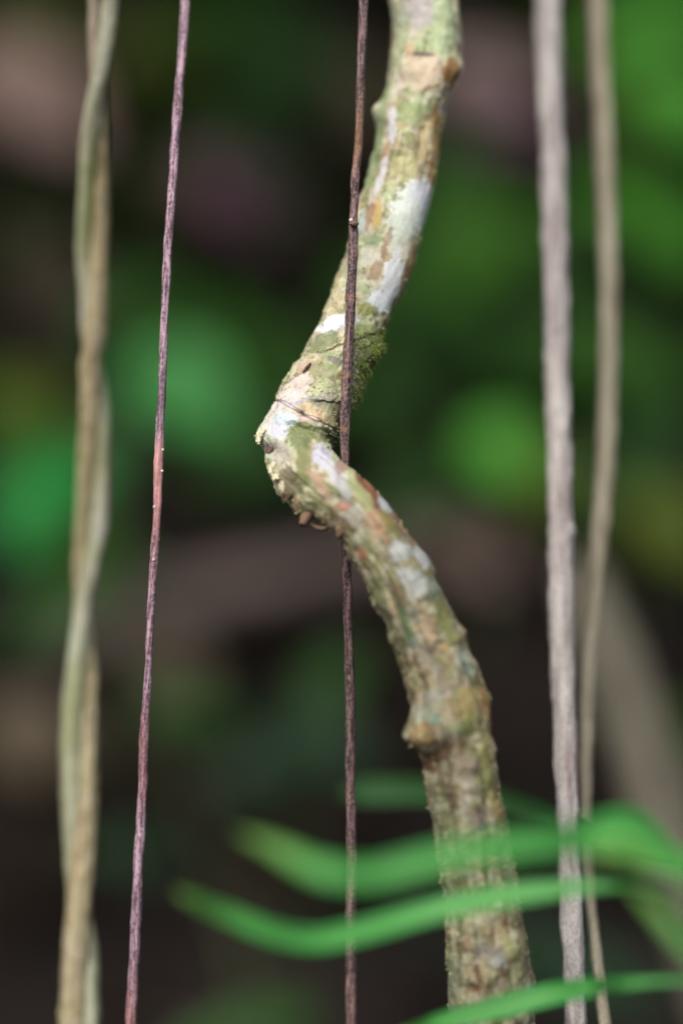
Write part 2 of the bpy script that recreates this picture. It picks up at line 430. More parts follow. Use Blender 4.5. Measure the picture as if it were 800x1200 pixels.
patches = [(436, 584, 7, 34, -35, (138, 80, 56), .8), (462, 604, 6, 22, -30, (146, 92, 62), .7), (508, 690, 8, 40, -24, (118, 124, 66), .7), (528, 738, 8, 40, -22, (122, 126, 64), .75), (556, 800, 7, 34, -16, (128, 122, 64), .7), (470, 770, 7, 36, -10, (112, 104, 70), .7), (404, 640, 9, 30, -28, (96, 80, 58), .7), (450, 716, 8, 30, -22, (112, 92, 76), .6), (520, 880, 30, 12, 0, (120, 90, 64), .6),  # px, py, rx, ry, turn(deg, clockwise), colour, strength
    (490, 15, 26, 18, 0, (190, 182, 178), .8), (520, 30, 14, 45, 0, (186, 202, 150), .8), (470, 30, 10, 26, 0, (160, 175, 130), .6),
    (494, 80, 24, 22, 0, (206, 184, 152), .9), (494, 63, 18, 3, 5, (92, 74, 72), .85), (480, 58, 6, 7, 0, (205, 160, 120), .7), (528, 84, 11, 17, 10, (150, 104, 46), .9),
    (505, 103, 12, 3, -20, (140, 100, 62), .6), (470, 100, 4, 14, 0, (200, 170, 160), .5),
    (484, 132, 20, 12, -20, (150, 168, 104), .7), (460, 148, 4.5, 24, 3, (206, 206, 204), .85), (446, 140, 6, 60, 6, (126, 154, 96), .7),
    (500, 165, 12, 34, 0, (206, 182, 124), .7), (514, 170, 6, 50, -6, (160, 112, 42), .8), (486, 170, 3, 18, 10, (150, 130, 92), .6), (452, 178, 5, 14, 14, (176, 138, 98), .7),
    (447, 205, 4, 26, 16, (212, 206, 206), .85), (475, 195, 16, 18, 0, (196, 190, 126), .6), (507, 200, 6, 16, 0, (168, 124, 52), .8), (436, 200, 6, 28, 12, (136, 156, 98), .6),
    (442, 250, 6, 18, 8, (196, 162, 74), .8), (433, 252, 4, 17, 16, (174, 128, 88), .8), (424, 262, 4, 12, 10, (190, 210, 210), .7),
    (480, 246, 24, 32, 18, (222, 228, 214), .98), (468, 268, 18, 20, 18, (206, 214, 192), .9), (493, 226, 12, 16, 0, (226, 228, 226), .95),
    (436, 282, 12, 6, 0, (132, 158, 104), .75), (452, 288, 5, 26, 14, (150, 110, 84), .7), (468, 296, 14, 14, 0, (206, 200, 172), .8), (434, 300, 14, 12, 0, (206, 200, 178), .7),
    (440, 318, 7, 12, 20, (164, 130, 104), .75), (458, 328, 11, 36, 16, (220, 222, 218), .95), (446, 352, 14, 14, 30, (222, 226, 224), .9), (478, 320, 5, 40, 14, (160, 118, 60), .7),
    (412, 320, 10, 18, 10, (150, 170, 130), .6), (398, 376, 20, 8, -10, (214, 224, 226), .95), (386, 384, 14, 7, -10, (220, 224, 228), .9), (430, 364, 12, 8, 10, (150, 150, 70), .8),
    (425, 395, 22, 14, -25, (140, 150, 82), .85), (436, 422, 16, 26, 25, (112, 128, 54), .85), (378, 402, 22, 10, -30, (124, 136, 82), .8), (390, 420, 18, 12, 0, (178, 186, 132), .8),
    (362, 432, 14, 12, -40, (212, 176, 150), .8), (376, 436, 20, 12, 0, (150, 158, 100), .7), (392, 422, 10, 4, 20, (122, 110, 116), .7),
    (346, 458, 26, 14, -35, (226, 208, 192), .95), (378, 454, 18, 10, 0, (204, 208, 150), .9), (330, 484, 20, 18, 0, (228, 214, 200), .95),
    (340, 470, 22, 9, -25, (222, 212, 206), .9), (366, 468, 22, 4, -12, (186, 176, 196), .6), (384, 474, 22, 7, 10, (176, 172, 130), .85), (372, 484, 24, 6, 25, (228, 196, 150), .9),
    (392, 490, 10, 14, 0, (166, 158, 104), .8), (358, 490, 14, 6, 25, (226, 190, 180), .8), (334, 492, 14, 11, 0, (206, 226, 226), .95), (326, 505, 14, 11, 0, (214, 212, 224), .9),
    (312, 500, 6, 26, 15, (230, 222, 208), .9), (318, 528, 8, 12, 0, (206, 202, 190), .8), (330, 530, 12, 14, 0, (196, 188, 170), .8),
    (352, 512, 16, 16, 0, (124, 134, 76), .9), (366, 506, 24, 9, 18, (132, 142, 82), .85), (388, 510, 14, 8, 30, (120, 118, 74), .8),
    (356, 545, 10, 26, 5, (126, 132, 70), .8), (336, 558, 12, 14, 0, (134, 116, 84), .8), (344, 572, 14, 10, 35, (110, 100, 66), .7),
    (378, 536, 11, 16, -38, (204, 202, 216), .95), (392, 554, 9, 20, -40, (214, 210, 212), .9), (404, 572, 8, 14, -40, (188, 184, 184), .8),
    (374, 566, 7, 20, -35, (196, 156, 124), .8), (402, 545, 9, 9, 0, (172, 132, 112), .8), (416, 548, 10, 12, -40, (206, 206, 150), .7), (432, 572, 6, 24, -35, (148, 86, 56), .9),
    (424, 582, 8, 24, -35, (172, 180, 112), .8), (450, 592, 5, 11, -35, (216, 216, 226), .9), (402, 592, 7, 5, 0, (206, 140, 116), .9), (412, 600, 9, 20, -25, (176, 166, 158), .7),
    (441, 615, 9, 20, -28, (214, 166, 126), .95), (424, 648, 6, 7, 0, (206, 128, 96), .9), (398, 616, 8, 20, -25, (124, 92, 76), .6), (455, 612, 6, 18, -28, (150, 140, 62), .8),
    (470, 646, 12, 13, -20, (204, 206, 206), .97), (494, 652, 7, 16, -24, (200, 202, 206), .95), (478, 676, 10, 15, -24, (216, 212, 214), .97), (490, 684, 11, 15, -20, (206, 206, 208), .95),
    (484, 698, 8, 8, 0, (226, 218, 206), .9), (506, 692, 9, 14, -20, (186, 192, 180), .85), (462, 690, 5, 22, -22, (120, 92, 58), .7), (442, 690, 10, 20, -20, (122, 128, 74), .7),
    (474, 728, 5, 20, -15, (96, 138, 84), .8), (480, 745, 5, 13, -10, (112, 148, 96), .8), (484, 756, 5, 8, 0, (150, 168, 164), .8), (484, 722, 5, 10, -10, (150, 150, 140), .7),
    (504, 740, 6, 15, -15, (206, 168, 128), .85), (519, 758, 5, 4.5, 0, (220, 172, 106), .95), (518, 724, 7, 36, -22, (160, 162, 80), .75), (500, 765, 18, 12, 0, (156, 136, 122), .7),
    (545, 775, 9, 18, -20, (176, 184, 166), .9), (510, 786, 6, 7, 0, (206, 190, 172), .7), (510, 814, 20, 9, -12, (184, 176, 174), .6), (522, 800, 14, 8, 0, (186, 166, 140), .7),
    (498, 836, 16, 11, 10, (172, 180, 166), .55), (508, 844, 8, 6, 0, (146, 186, 164), .8), (545, 826, 12, 22, 0, (202, 172, 96), .85), (568, 826, 6, 22, -10, (196, 142, 78), .8),
    (494, 862, 12, 13, 0, (202, 160, 92), .95), (494, 860, 4, 4, 0, (214, 190, 140), .9), (533, 852, 10, 8, 0, (196, 198, 140), .8), (550, 848, 8, 16, 0, (150, 156, 74), .7),
    (512, 886, 22, 9, -20, (104, 68, 42), .9), (506, 900, 14, 6, 20, (112, 62, 36), .85), (545, 900, 14, 16, 0, (178, 148, 132), .7), (572, 900, 7, 60, -8, (186, 176, 92), .8), (584, 950, 5, 40, -8, (178, 138, 64), .7),
    (515, 945, 10, 34, -8, (138, 146, 108), .7), (545, 935, 9, 26, 0, (206, 192, 168), .7), (560, 962, 8, 16, 0, (160, 128, 132), .8), (544, 972, 9, 12, 0, (206, 192, 146), .7),
    (530, 1018, 40, 5, 0, (126, 98, 78), .6), (548, 1024, 12, 6, 0, (200, 180, 164), .6), (566, 1078, 17, 12, 0, (214, 202, 158), .85), (594, 1075, 8, 10, 0, (150, 120, 70), .7),
    (546, 1106, 6, 9, 0, (196, 136, 112), .8), (572, 1116, 20, 10, 0, (168, 154, 154), .8), (584, 1128, 9, 8, 0, (206, 208, 214), .8), (552, 1148, 7, 14, -15, (222, 186, 136), .9),
    (560, 1142, 4, 12, -20, (142, 82, 52), .85), (556, 1158, 9, 5, 0, (170, 100, 50), .9), (597, 1112, 8, 18, -20, (200, 198, 110), .85), (604, 1140, 8, 14, 10, (202, 200, 140), .85), (590, 1140, 6, 6, 0, (150, 106, 56), .8),
    (620, 1155, 8, 8, 0, (206, 206, 186), .8), (530, 1150, 9, 40, 0, (168, 176, 134), .7), (586, 1155, 9, 9, 0, (206, 182, 156), .7), (570, 1172, 18, 8, 0, (190, 160, 150), .6)]
smooth_m = np.zeros(len(V))
wx = 0.38 * fbm(V / 0.0045, 61, 3, 0.6) + 0.22 * fbm(V / 0.0015, 62, 3, 0.6)
for (bx, by, rx, ry, tn, rgb, st) in patches:
    t = math.radians(tn); dx, dy = px - bx, py - by
    ux = dx * math.cos(t) + dy * math.sin(t); uy = -dx * math.sin(t) + dy * math.cos(t)
    e = np.sqrt((ux / rx) ** 2 + (uy / ry) ** 2) + wx
    lw = min(1.0, max(0.0, (by - 560) / 100.0)) * (0.9 if by > 900 else 0.3)
    mk = sstep(1.12 + 0.22 * lw, 0.86 - 0.3 * lw, e) * st * (1 - 0.25 * lw) * front
    gr = sum(rgb) / 3.0
    rgb = [gr + (v - gr) * (1.0 - 0.22 * lw) for v in rgb]
    colr = mixm(colr, mk, S(*rgb, k=0.62 - 0.06 * lw if by > 400 else 0.72))
    if min(rgb) > 185:
        smooth_m = np.maximum(smooth_m, mk)
# fine cracks, a dark upright line and black lichen dots near the knot
kn = np.exp(-(((px - 380) / 20) ** 2 + ((py - 455) / 9) ** 2)) * front
colr = mixm(colr, kn * sstep(0.24, 0.34, fbm(V / 0.0011, 71, 1)), (0.03, 0.03, 0.03))
cw = 1.6 * fbm(V / 0.006, 72, 2)
dark_lines = sstep(1.5, 0.5, np.abs(py - (470 + 0.02 * (px - 372) ** 1.0 + 3 * cw))) * sstep(366, 372, px) * sstep(399, 396, px) * front
dark_lines = np.maximum(dark_lines, sstep(1.6, 0.5, np.abs(px - (398.5 + cw))) * sstep(468, 474, py) * sstep(506, 500, py) * front)
dark_lines = np.maximum(dark_lines, 0.7 * sstep(1.3, 0.4, np.abs(py - (476 + 0.55 * (px - 340) + 3 * cw))) * sstep(338, 344, px) * sstep(385, 376, px) * front)
colr = mixm(colr, np.clip(dark_lines, 0, 1) * 0.9, (0.02, 0.018, 0.016))
lum = colr.mean(1, keepdims=True); colr = lum + (colr - lum) * 0.86; colr = colr * np.array([.94, .98, 1.0]) * (1 - low[:, None] * np.array([.31, .28, .34]))  # lower stem darker: browner bark, with its shade put into the colour
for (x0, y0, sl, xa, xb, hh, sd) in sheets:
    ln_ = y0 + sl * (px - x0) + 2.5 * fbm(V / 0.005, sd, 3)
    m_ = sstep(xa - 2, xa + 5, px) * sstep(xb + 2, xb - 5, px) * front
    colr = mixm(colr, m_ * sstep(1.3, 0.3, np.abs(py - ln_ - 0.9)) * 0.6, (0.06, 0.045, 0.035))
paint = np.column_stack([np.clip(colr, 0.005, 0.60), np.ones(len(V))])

M['liana'] = bark_material('liana_bark', [(0.25, (0.28, 0.26, 0.24)), (0.5, (0.5, 0.5, 0.5)), (0.75, (0.72, 0.71, 0.68))], stretch=(700, 700, 160), attr_col=True, bump=0.4, bdist=0.0004, rough=0.75, fine=1700, spec=0.3, fibre=0.2, dark=0.72)
base = at(605, 3720, 1.04)
liana = thing('crooked_liana', 'thick crooked liana with lichen blotches and a sharp elbow knot, behind the dark thin vine', 'vine', base)
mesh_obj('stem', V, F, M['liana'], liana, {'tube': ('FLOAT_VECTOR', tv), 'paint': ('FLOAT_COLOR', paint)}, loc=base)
lverts, lpx, lpy, lD = V, px, py, D

def surf(qx, qy):
    """nearest point of the liana's near side to a photo position, and its outward direction"""
    sel = np.where((lD[:, 1] < 0.25))[0]
    k = sel[np.argmin((lpx[sel] - qx) ** 2 + (lpy[sel] - qy) ** 2)]
    return lverts[k], lD[k]

def flat_mat(name, rgb, rough=0.8, sc=900.0):
    m, nt, out = new_mat(name); L = nt.links
    bs = N(nt, 'ShaderNodeBsdfPrincipled', i_Roughness=rough); bs.inputs['Specular IOR Level'].default_value = 0.25
    L.new(bs.outputs[0], out.inputs[0])
    tc = N(nt, 'ShaderNodeTexCoord'); no = N(nt, 'ShaderNodeTexNoise', i_Scale=sc, i_Detail=5.0); L.new(tc.outputs['Object'], no.inputs['Vector'])
    c = S(*rgb)
    rr = ramp(nt, [(0.3, tuple(v * 0.5 for v in c)), (0.55, c), (0.75, tuple(min(.85, v * 1.3) for v in c))]); L.new(no.outputs[0], rr.inputs[0]); L.new(rr.outputs[0], bs.inputs['Base Color'])
    bp = N(nt, 'ShaderNodeBump', i_Strength=0.5, i_Distance=0.0005); L.new(no.outputs[0], bp.inputs['Height']); L.new(bp.outputs[0], bs.inputs['Normal'])
    return m

M['flake_pale'] = flat_mat('pale_flake', (222, 216, 180)); M['flake_hole_dark'] = flat_mat('dark_flake_hole', (96, 78, 70)); M['flake_tan'] = flat_mat('tan_flake', (138, 114, 88)); M['moss'] = flat_mat('moss_green', (112, 128, 58)); M['pink'] = flat_mat('pink_bud', (184, 132, 112))

def flake(qx, qy, wpx, hpx, turn, lift, mat, name='bark_patch', curl=0.5, seed=0):
    p, dn = surf(qx, qy)
    nrm = np.array([dn[0], dn[1] - 0.5, dn[2]]); nrm /= np.linalg.norm(nrm)
    t = math.radians(turn)
    u = np.array([math.cos(t), 0, -math.sin(t)]); u -= nrm * u.dot(nrm); u /= np.linalg.norm(u)
    v = np.cross(nrm, u)
    n = 12
    gu, gv = np.meshgrid(np.linspace(-1, 1, n), np.linspace(-1, 1, n))
    r = np.sqrt(gu ** 2 + gv ** 2) / np.maximum(np.abs(gu), np.abs(gv)).clip(1e-6)
    eu, ev = gu / r.clip(1e-6), gv / r.clip(1e-6)
    Q = np.column_stack([eu.ravel() * 2, ev.ravel() * 2, np.full(n * n, seed * 3.3)])
    rag = (1 + 0.6 * fbm(Q, 80 + seed, 3))
    A = eu.ravel() * rag * wpx * K; Bv = ev.ravel() * rag * hpx * K
    hgt = lift * K * (0.35 + curl * (eu.ravel() + 0.3) ** 2) + 0.0004 * fbm(Q * 2, 90 + seed, 3)
    top = p + A[:, None] * u + Bv[:, None] * v + hgt[:, None] * nrm
    bot = top - nrm * 0.0006
    i = np.arange(n - 1)[:, None] * n; j = np.arange(n - 1)[None, :]
    f = np.stack([i + j, i + j + 1, i + n + j + 1, i + n + j], axis=-1).reshape(-1, 4)
    rim = [k for k in range(n)] + [n * k + n - 1 for k in range(1, n)] + [n * (n - 1) + k for k in range(n - 2, -1, -1)] + [n * k for k in range(n - 2, 0, -1)]
    faces = f.tolist() + (f[:, ::-1] + n * n).tolist()
    for a, b in zip(rim, rim[1:] + rim[:1]):
        faces.append([b, a, a + n * n, b + n * n])
    return mesh_obj(name, np.vstack([top, bot]), faces, mat, liana, loc=base)

flake(306, 512, 8, 10, 20, 5, M['flake_pale'], seed=1)['label'] = 'cream flake sticking out at the elbow knot'
flake(317, 525, 6, 7, 60, 3, M['flake_hole_dark'], seed=2)  # dark plate painting the shaded hole at the elbow
flake(359, 433, 2.2, 8, 35, 3, M['flake_hole_dark'], seed=3, curl=0.9)
flake(331, 571, 4, 7, 10, 2, M['flake_pale'], seed=4)
flake(440, 410, 8, 6, -30, 3, M['moss'], seed=5)
flake(338, 581, 3, 8, 50, 5, M['flake_tan'], seed=7, curl=1.2)
flake(324, 557, 5, 6, 70, 4, M['flake_pale'], seed=14)
flake(398, 622, 4, 8, 10, 3, M['flake_tan'], seed=15)
flake(448, 408, 5, 8, 60, 4, M['moss'], seed=16)
flake(318, 548, 5, 6, 20, 2, M['flake_pale'], seed=8)
flake(420, 470+180, 5, 7, -20, 2, M['pink'], seed=9)
flake(404, 594, 6, 5, 0, 2, M['pink'], seed=10)
flake(350, 586, 3, 3, 0, 4, M['pink'], seed=11)
flake(398, 503, 9, 3, 40, 2, M['flake_hole_dark'], seed=12)

def twig(name, pts, mat, nseg=14):
    v, f, t, d, c = tube(pts, nseg, 0.0006, lambda P, tv, D, R: R * 0.25 * fbm(P / 0.003, 33, 3))
    return mesh_obj(name, v, f, mat, liana, {'tube': ('FLOAT_VECTOR', t)}, loc=base)
M['twig'] = bark_material('stub_bark', [(0.3, S(92, 70, 54)), (0.6, S(138, 112, 92)), (0.8, S(172, 148, 128))], stretch=(900, 900, 200), rough=0.8)
twig('twig_stub', [(376, 590, 0.983, 7), (366, 598, 0.980, 6.5), (359, 605, 0.977, 6), (354, 614, 0.975, 4)], M['twig'])
twig('rootlet', [(392, 606, 0.980, 3.2), (387, 615, 0.978, 2.8), (379, 619, 0.978, 2.6), (371, 618, 0.979, 2.4), (364, 614, 0.98, 1.8)], M['twig'])
twig('rootlet', [(333, 572, 0.988, 2), (330, 577, 0.986, 2), (331, 583, 0.985, 1.2)], M['twig'])

# moss fibres and tiny crust grains that roughen the outline
def fibres(name, sel_fn, count, ln, mat, wd=0.00022):
    ok = np.where(sel_fn(lpx, lpy, lD))[0]
    ids = rng.choice(ok, count)
    p = lverts[ids]; d = lD[ids] + rng.normal(size=(count, 3)) * 0.7; d /= np.linalg.norm(d, axis=1)[:, None]
    L_ = ln * (0.4 + rng.random(count))[:, None]
    sd = np.cross(d, rng.normal(size=(count, 3))); sd /= np.linalg.norm(sd, axis=1)[:, None]
    bend = np.array([0, 0, -0.5]) * L_
    q = np.stack([p - sd * wd, p + sd * wd, p + d * L_ * 0.55 + sd * wd * 0.8, p + d * L_ * 0.55 - sd * wd * 0.8, p + d * L_ * 0.9 + bend], axis=1)
    b = np.arange(count)[:, None] * 5
    f = (b + np.array([[0, 1, 2, 3]])).tolist() + (b + np.array([[3, 2, 4]])).tolist()
    o = mesh_obj(name, q.reshape(-1, 3), f, mat, liana, loc=base, smooth=False); o['kind'] = 'stuff'
    return o
fibres('moss', lambda x, y, D: (y > 385) & (y < 480) & (x > 405) & (D[:, 1] < 0.4), 700, 0.0022, M['moss'])
fibres('crust', lambda x, y, D: (y > 20) & (y < 1230) & (np.abs(D[:, 1]) < 0.75), 2600, 0.0010, flat_mat('crust_grain', (176, 172, 128)), 0.0003)

# ------------------------------------------------------------------ thin hanging vines
def knobbly(amp, sc, seed):
    return lambda P, tv, D, R: R * amp * (fbm(np.column_stack([tv[:, 0] / sc, tv[:, 1] / sc, tv[:, 2] / (sc * 5)]), seed, 4, 0.6) + 0.7 * fbm(P / (sc * 3.5), seed + 9, 3))

def hang(path, dtop, dbot, xtop, xbot, rt, rb):
    """carry a vine on up into the canopy and down to the floor"""
    return [(xtop, -2900, dtop, rt), (xtop * .6 + path[0][0] * .4, -1300, dtop * .6 + path[0][2] * .4, rt)] + path + [(xbot * .5 + path[-1][0] * .5, 2200, dbot * .5 + path[-1][2] * .5, rb), (xbot, 3760, dbot, rb * 1.15)]

def paint_tube(V, tv, seed, stops, sc=(0.0012, 0.02)):
    """colour per point: mix of several bark colours by stretched noise; stops = [(colour, lo, hi, strength)]"""
    nv = fbm(np.column_stack([tv[:, 0] / sc[0], tv[:, 1] / sc[0], tv[:, 2] / sc[1]]), seed, 4, 0.6)
    return nv

# dark thin vine in front of the liana
p = [(428, -60, 1.018, 4.9), (426, 0, 1.016, 4.9), (423, 75, 1.013, 4.5), (420.5, 150, 1.010, 4.4), (416, 225, 1.006, 4.5), (414, 270, 1.003, 4.7), (413.5, 300, 1.002, 4.9), (411, 340, 1.0, 5.3), (410, 373, 1.0, 5.0), (406.5, 430, 1.0, 5.3), (404.5, 467, 1.0, 5.2), (403.5, 505, 1.0, 5.2),
     (404, 535, 1.0, 4.8), (404, 590, 1.0, 4.8), (405, 640, 1.004, 4.9), (407, 690, 1.006, 5.0), (408, 728, 1.009, 4.6), (409.5, 800, 1.014, 4.8), (411, 900, 1.019, 4.9), (411.5, 1000, 1.022, 5.0), (411, 1100, 1.025, 5.3), (411.5, 1200, 1.028, 5.6), (412, 1260, 1.03, 5.6)]
V, F, tv, D, CC = tube(hang([(q[0], q[1], q[2], q[3] * 1.1) for q in p], 1.05, 1.06, 470, 430, 6, 7), 40, 0.00045, knobbly(0.15, 0.0022, 101), wander=0.0002)
px, py = project(V)
nv = fbm(np.column_stack([tv[:, 0] / .0010, tv[:, 1] / .0010, tv[:, 2] / .012]), 111, 4, .65); nf = fbm(V / 0.0011, 112, 3, .6)
c = np.tile(np.array(S(92, 74, 78)), (len(V), 1))
c = mixm(c, sstep(0.05, 0.4, nv) * .9, S(138, 112, 106)); c = mixm(c, sstep(-0.08, -0.35, nv), S(54, 40, 46)); c = mixm(c, sstep(0.15, 0.4, nf) * .55, S(158, 128, 118)); c = mixm(c, sstep(-0.15, -0.35, nf) * .5, S(42, 32, 36))
c = mixm(c, np.exp(-((py - 160) / 40) ** 2) * .4, S(140, 100, 52))
for yy in (262, 349, 440, 503):
    c = mixm(c, np.exp(-((py - yy) / 2.5) ** 2) * .55, S(176, 136, 104))
M['dark_vine'] = bark_material('dark_vine_bark', [(0.3, (0.3,) * 3), (0.7, (0.7,) * 3)], stretch=(2500, 2500, 200), attr_col=True, bump=0.6, bdist=0.0004, rough=0.6, fine=3500, fibre=0.6)
b = at(430, 3720, 1.06)
dv = thing('thin_vine', 'dark purplish brown thin vine hanging straight across the front of the thick crooked liana', 'vine', b, 'thin vines hanging from above')
mesh_obj('stem', V, F, M['dark_vine'], dv, {'tube': ('FLOAT_VECTOR', tv), 'paint': ('FLOAT_COLOR', np.column_stack([c, np.ones(len(c))]))}, loc=b)
M['node_ring'] = flat_mat('node_ring', (118, 88, 76), 0.7, 2500.0)
for yy in (262, 349, 440, 503):
    xx = np.interp(yy, [q[1] for q in p], [q[0] for q in p]); rr_ = np.interp(yy, [q[1] for q in p], [q[3] for q in p])
    v, f, t, d, cc = tube([(xx + .3, yy - 2.6, 1.0, rr_ * .95), (xx, yy - 1, 1.0, rr_ * 1.2), (xx, yy + 1, 1.0, rr_ * 1.22), (xx - .3, yy + 3, 1.0, rr_ * .95)], 24, 0.0004, lambda P, tv, D, R: R * .15 * fbm(P / .001, 5, 3))
    mesh_obj('node', v, f, M['node_ring'], dv, {'tube': ('FLOAT_VECTOR', t)}, loc=b)

def bud(parent, bb, c0, r, mat, name='bud', sq=(1, 1, 1)):
    n1, n2 = 14, 10
    vs = [];
    for i in range(n2 + 1):
        for j in range(n1):
            th = math.pi * i / n2; ph = 2 * math.pi * j / n1
            vs.append((math.sin(th) * math.cos(ph), math.sin(th) * math.sin(ph), math.cos(th)))
    vs = np.array(vs); vs *= (1 + 0.25 * fbm(vs * 1.7, 77, 2))[:, None] * r * np.array(sq)
    f = [[i * n1 + j, i * n1 + (j + 1) % n1, (i + 1) * n1 + (j + 1) % n1, (i + 1) * n1 + j] for i in range(n2) for j in range(n1)]
    return mesh_obj(name, vs + c0, f, mat, parent, loc=bb)
M['speck'] = flat_mat('pale_speck', (214, 200, 190), 0.7, 2500.0)
bud(dv, b, at(411, 258, 0.999), 0.0008, M['speck'])

# reddish thin vine on its own
p = [(219, -60, 1.035, 5.0), (217, 0, 1.03, 4.9), (213, 67, 1.024, 4.8), (207.5, 133, 1.018, 4.7), (205, 167, 1.015, 4.6), (203, 200, 1.012, 4.6), (198.5, 267, 1.007, 4.6), (194.5, 333, 1.003, 4.4), (192, 400, 1.0, 4.3), (189, 467, 0.999, 4.5), (186, 533, 0.998, 4.8), (184, 600, 0.998, 4.4), (180, 667, 0.999, 4.5), (176, 733, 1.002, 4.3),
     (173, 800, 1.005, 4.3), (169, 867, 1.009, 4.9), (167, 933, 1.012, 5.0), (163.5, 1000, 1.014, 5.2), (160, 1067, 1.016, 5.4), (157, 1133, 1.018, 5.8), (153.5, 1200, 1.02, 6.2), (151, 1260, 1.021, 6.3)]
V, F, tv, D, CC = tube(hang([(q[0], q[1], q[2], q[3] * 1.08) for q in p], 1.09, 1.05, 260, 120, 6, 8), 40, 0.00045, knobbly(0.14, 0.0022, 201), wander=0.0002)
px, py = project(V)
nv = fbm(np.column_stack([tv[:, 0] / .0010, tv[:, 1] / .0010, tv[:, 2] / .014]), 211, 4, .65); nf = fbm(V / 0.0011, 212, 3, .6)
c = np.tile(np.array(S(150, 118, 128)), (len(V), 1))
c = mixm(c, sstep(0.0, 0.35, nv) * .9, S(212, 184, 194)); c = mixm(c, sstep(-0.12, -0.4, nv) * .85, S(84, 62, 70)); c = mixm(c, sstep(0.2, 0.45, nf) * .7, S(196, 168, 170)); c = mixm(c, sstep(-0.18, -0.4, nf) * .6, S(66, 50, 60))
pk = np.exp(-((py - 565) / 52) ** 4) * (0.75 + .5 * nv).clip(0, 1)
c = mixm(c, pk * .85, S(232, 166, 150)); c = mixm(c, np.exp(-((py - 470) / 32) ** 2) * .5, S(84, 66, 84))
c = c * np.array([.80, .80, .86])
c = mixm(c, np.exp(-((py - 640) / 40) ** 2) * .5 * sstep(-.1, .3, nf), S(158, 92, 58)); c = mixm(c, sstep(980, 900, py) * sstep(800, 880, py) * .35, S(140, 76, 60)); c = mixm(c, sstep(1120, 1200, py) * .5, S(140, 86, 62))
b = at(120, 3720, 1.05)
rv = thing('thin_vine', 'reddish purple thin vine with a pink stretch, beside the twisted pair of strands', 'vine', b, 'thin vines hanging from above')
mesh_obj('stem', V, F, M['dark_vine'], rv, {'tube': ('FLOAT_VECTOR', tv), 'paint': ('FLOAT_COLOR', np.column_stack([c, np.ones(len(c))]))}, loc=b)
for xx, yy, dd in ((190.8, 527, .997), (190.2, 552, .996), (181, 594, .995), (180, 656, .997)):
    bud(rv, b, at(xx, yy, dd), 0.0006, M['speck'])

# twisted pair of strands
for k_, st_ in (('strand_grey', 14), ('strand_tan', 40)):
    M[k_] = bark_material(k_ + '_bark', [(0.3, (0.36,) * 3), (0.7, (0.64,) * 3)], stretch=(420, 420, st_), attr_col=True, bump=0.6, bdist=0.0009, rough=0.72, fine=900, fibre=0.6)
s1 = [(134, -60, 9.5), (130, 0, 9.5), (126, 33, 9.5), (118, 83, 9.5), (111, 117, 9.5), (104, 167, 9.5), (101, 233, 9.5), (99, 283, 9.5), (101, 333, 9), (105, 400, 8.5), (112, 433, 8.5), (118, 467, 8.5), (119.5, 500, 9), (119.5, 550, 9), (117.5, 600, 9.5), (114, 633, 9.5), (107, 667, 9.5), (99, 700, 10), (95, 733, 10.5), (88, 800, 12), (85, 867, 13), (85, 933, 13), (87, 1000, 11), (90, 1040, 11), (101, 1100, 11), (104, 1150, 11.5), (105, 1200, 11.5), (100, 1260, 12)]
s2 = [(112, -60, 8.5), (112, 0, 8.5), (112, 33, 8.5), (114, 83, 8.5), (117, 117, 9), (118, 167, 9.5), (117, 233, 10.5), (116, 283, 11), (115, 333, 11), (110, 400, 12), (106, 433, 11.5), (106, 467, 11.5), (105, 500, 11.5), (102, 550, 11), (100, 600, 10.5), (98, 633, 10), (96, 667, 10), (97, 700, 10), (100, 733, 10), (103, 800, 11), (102, 867, 12.5), (101, 933, 13), (98, 1000, 13), (95, 1033, 14), (90, 1100, 14.5), (87, 1150, 14.5), (86, 1200, 15), (92, 1260, 15)]
def dcen(y): return np.interp(y, [-60, 0, 300, 700, 1000, 1260], [1.055, 1.065, 1.095, 1.11, 1.09, 1.075])
def dswing(y): return np.interp(y, [-60, 0, 90, 250, 400, 460, 560, 680, 800, 900, 1060, 1150, 1260], [-.001, -.002, -.004, -.001, .003, .002, .0, -.004, -.002, -.001, .003, .001, .0])
b = at(95, 3640, 1.07)
tw = thing('twisted_vine', 'pale vine of two strands twisted around each other, grey and tan', 'vine', b)
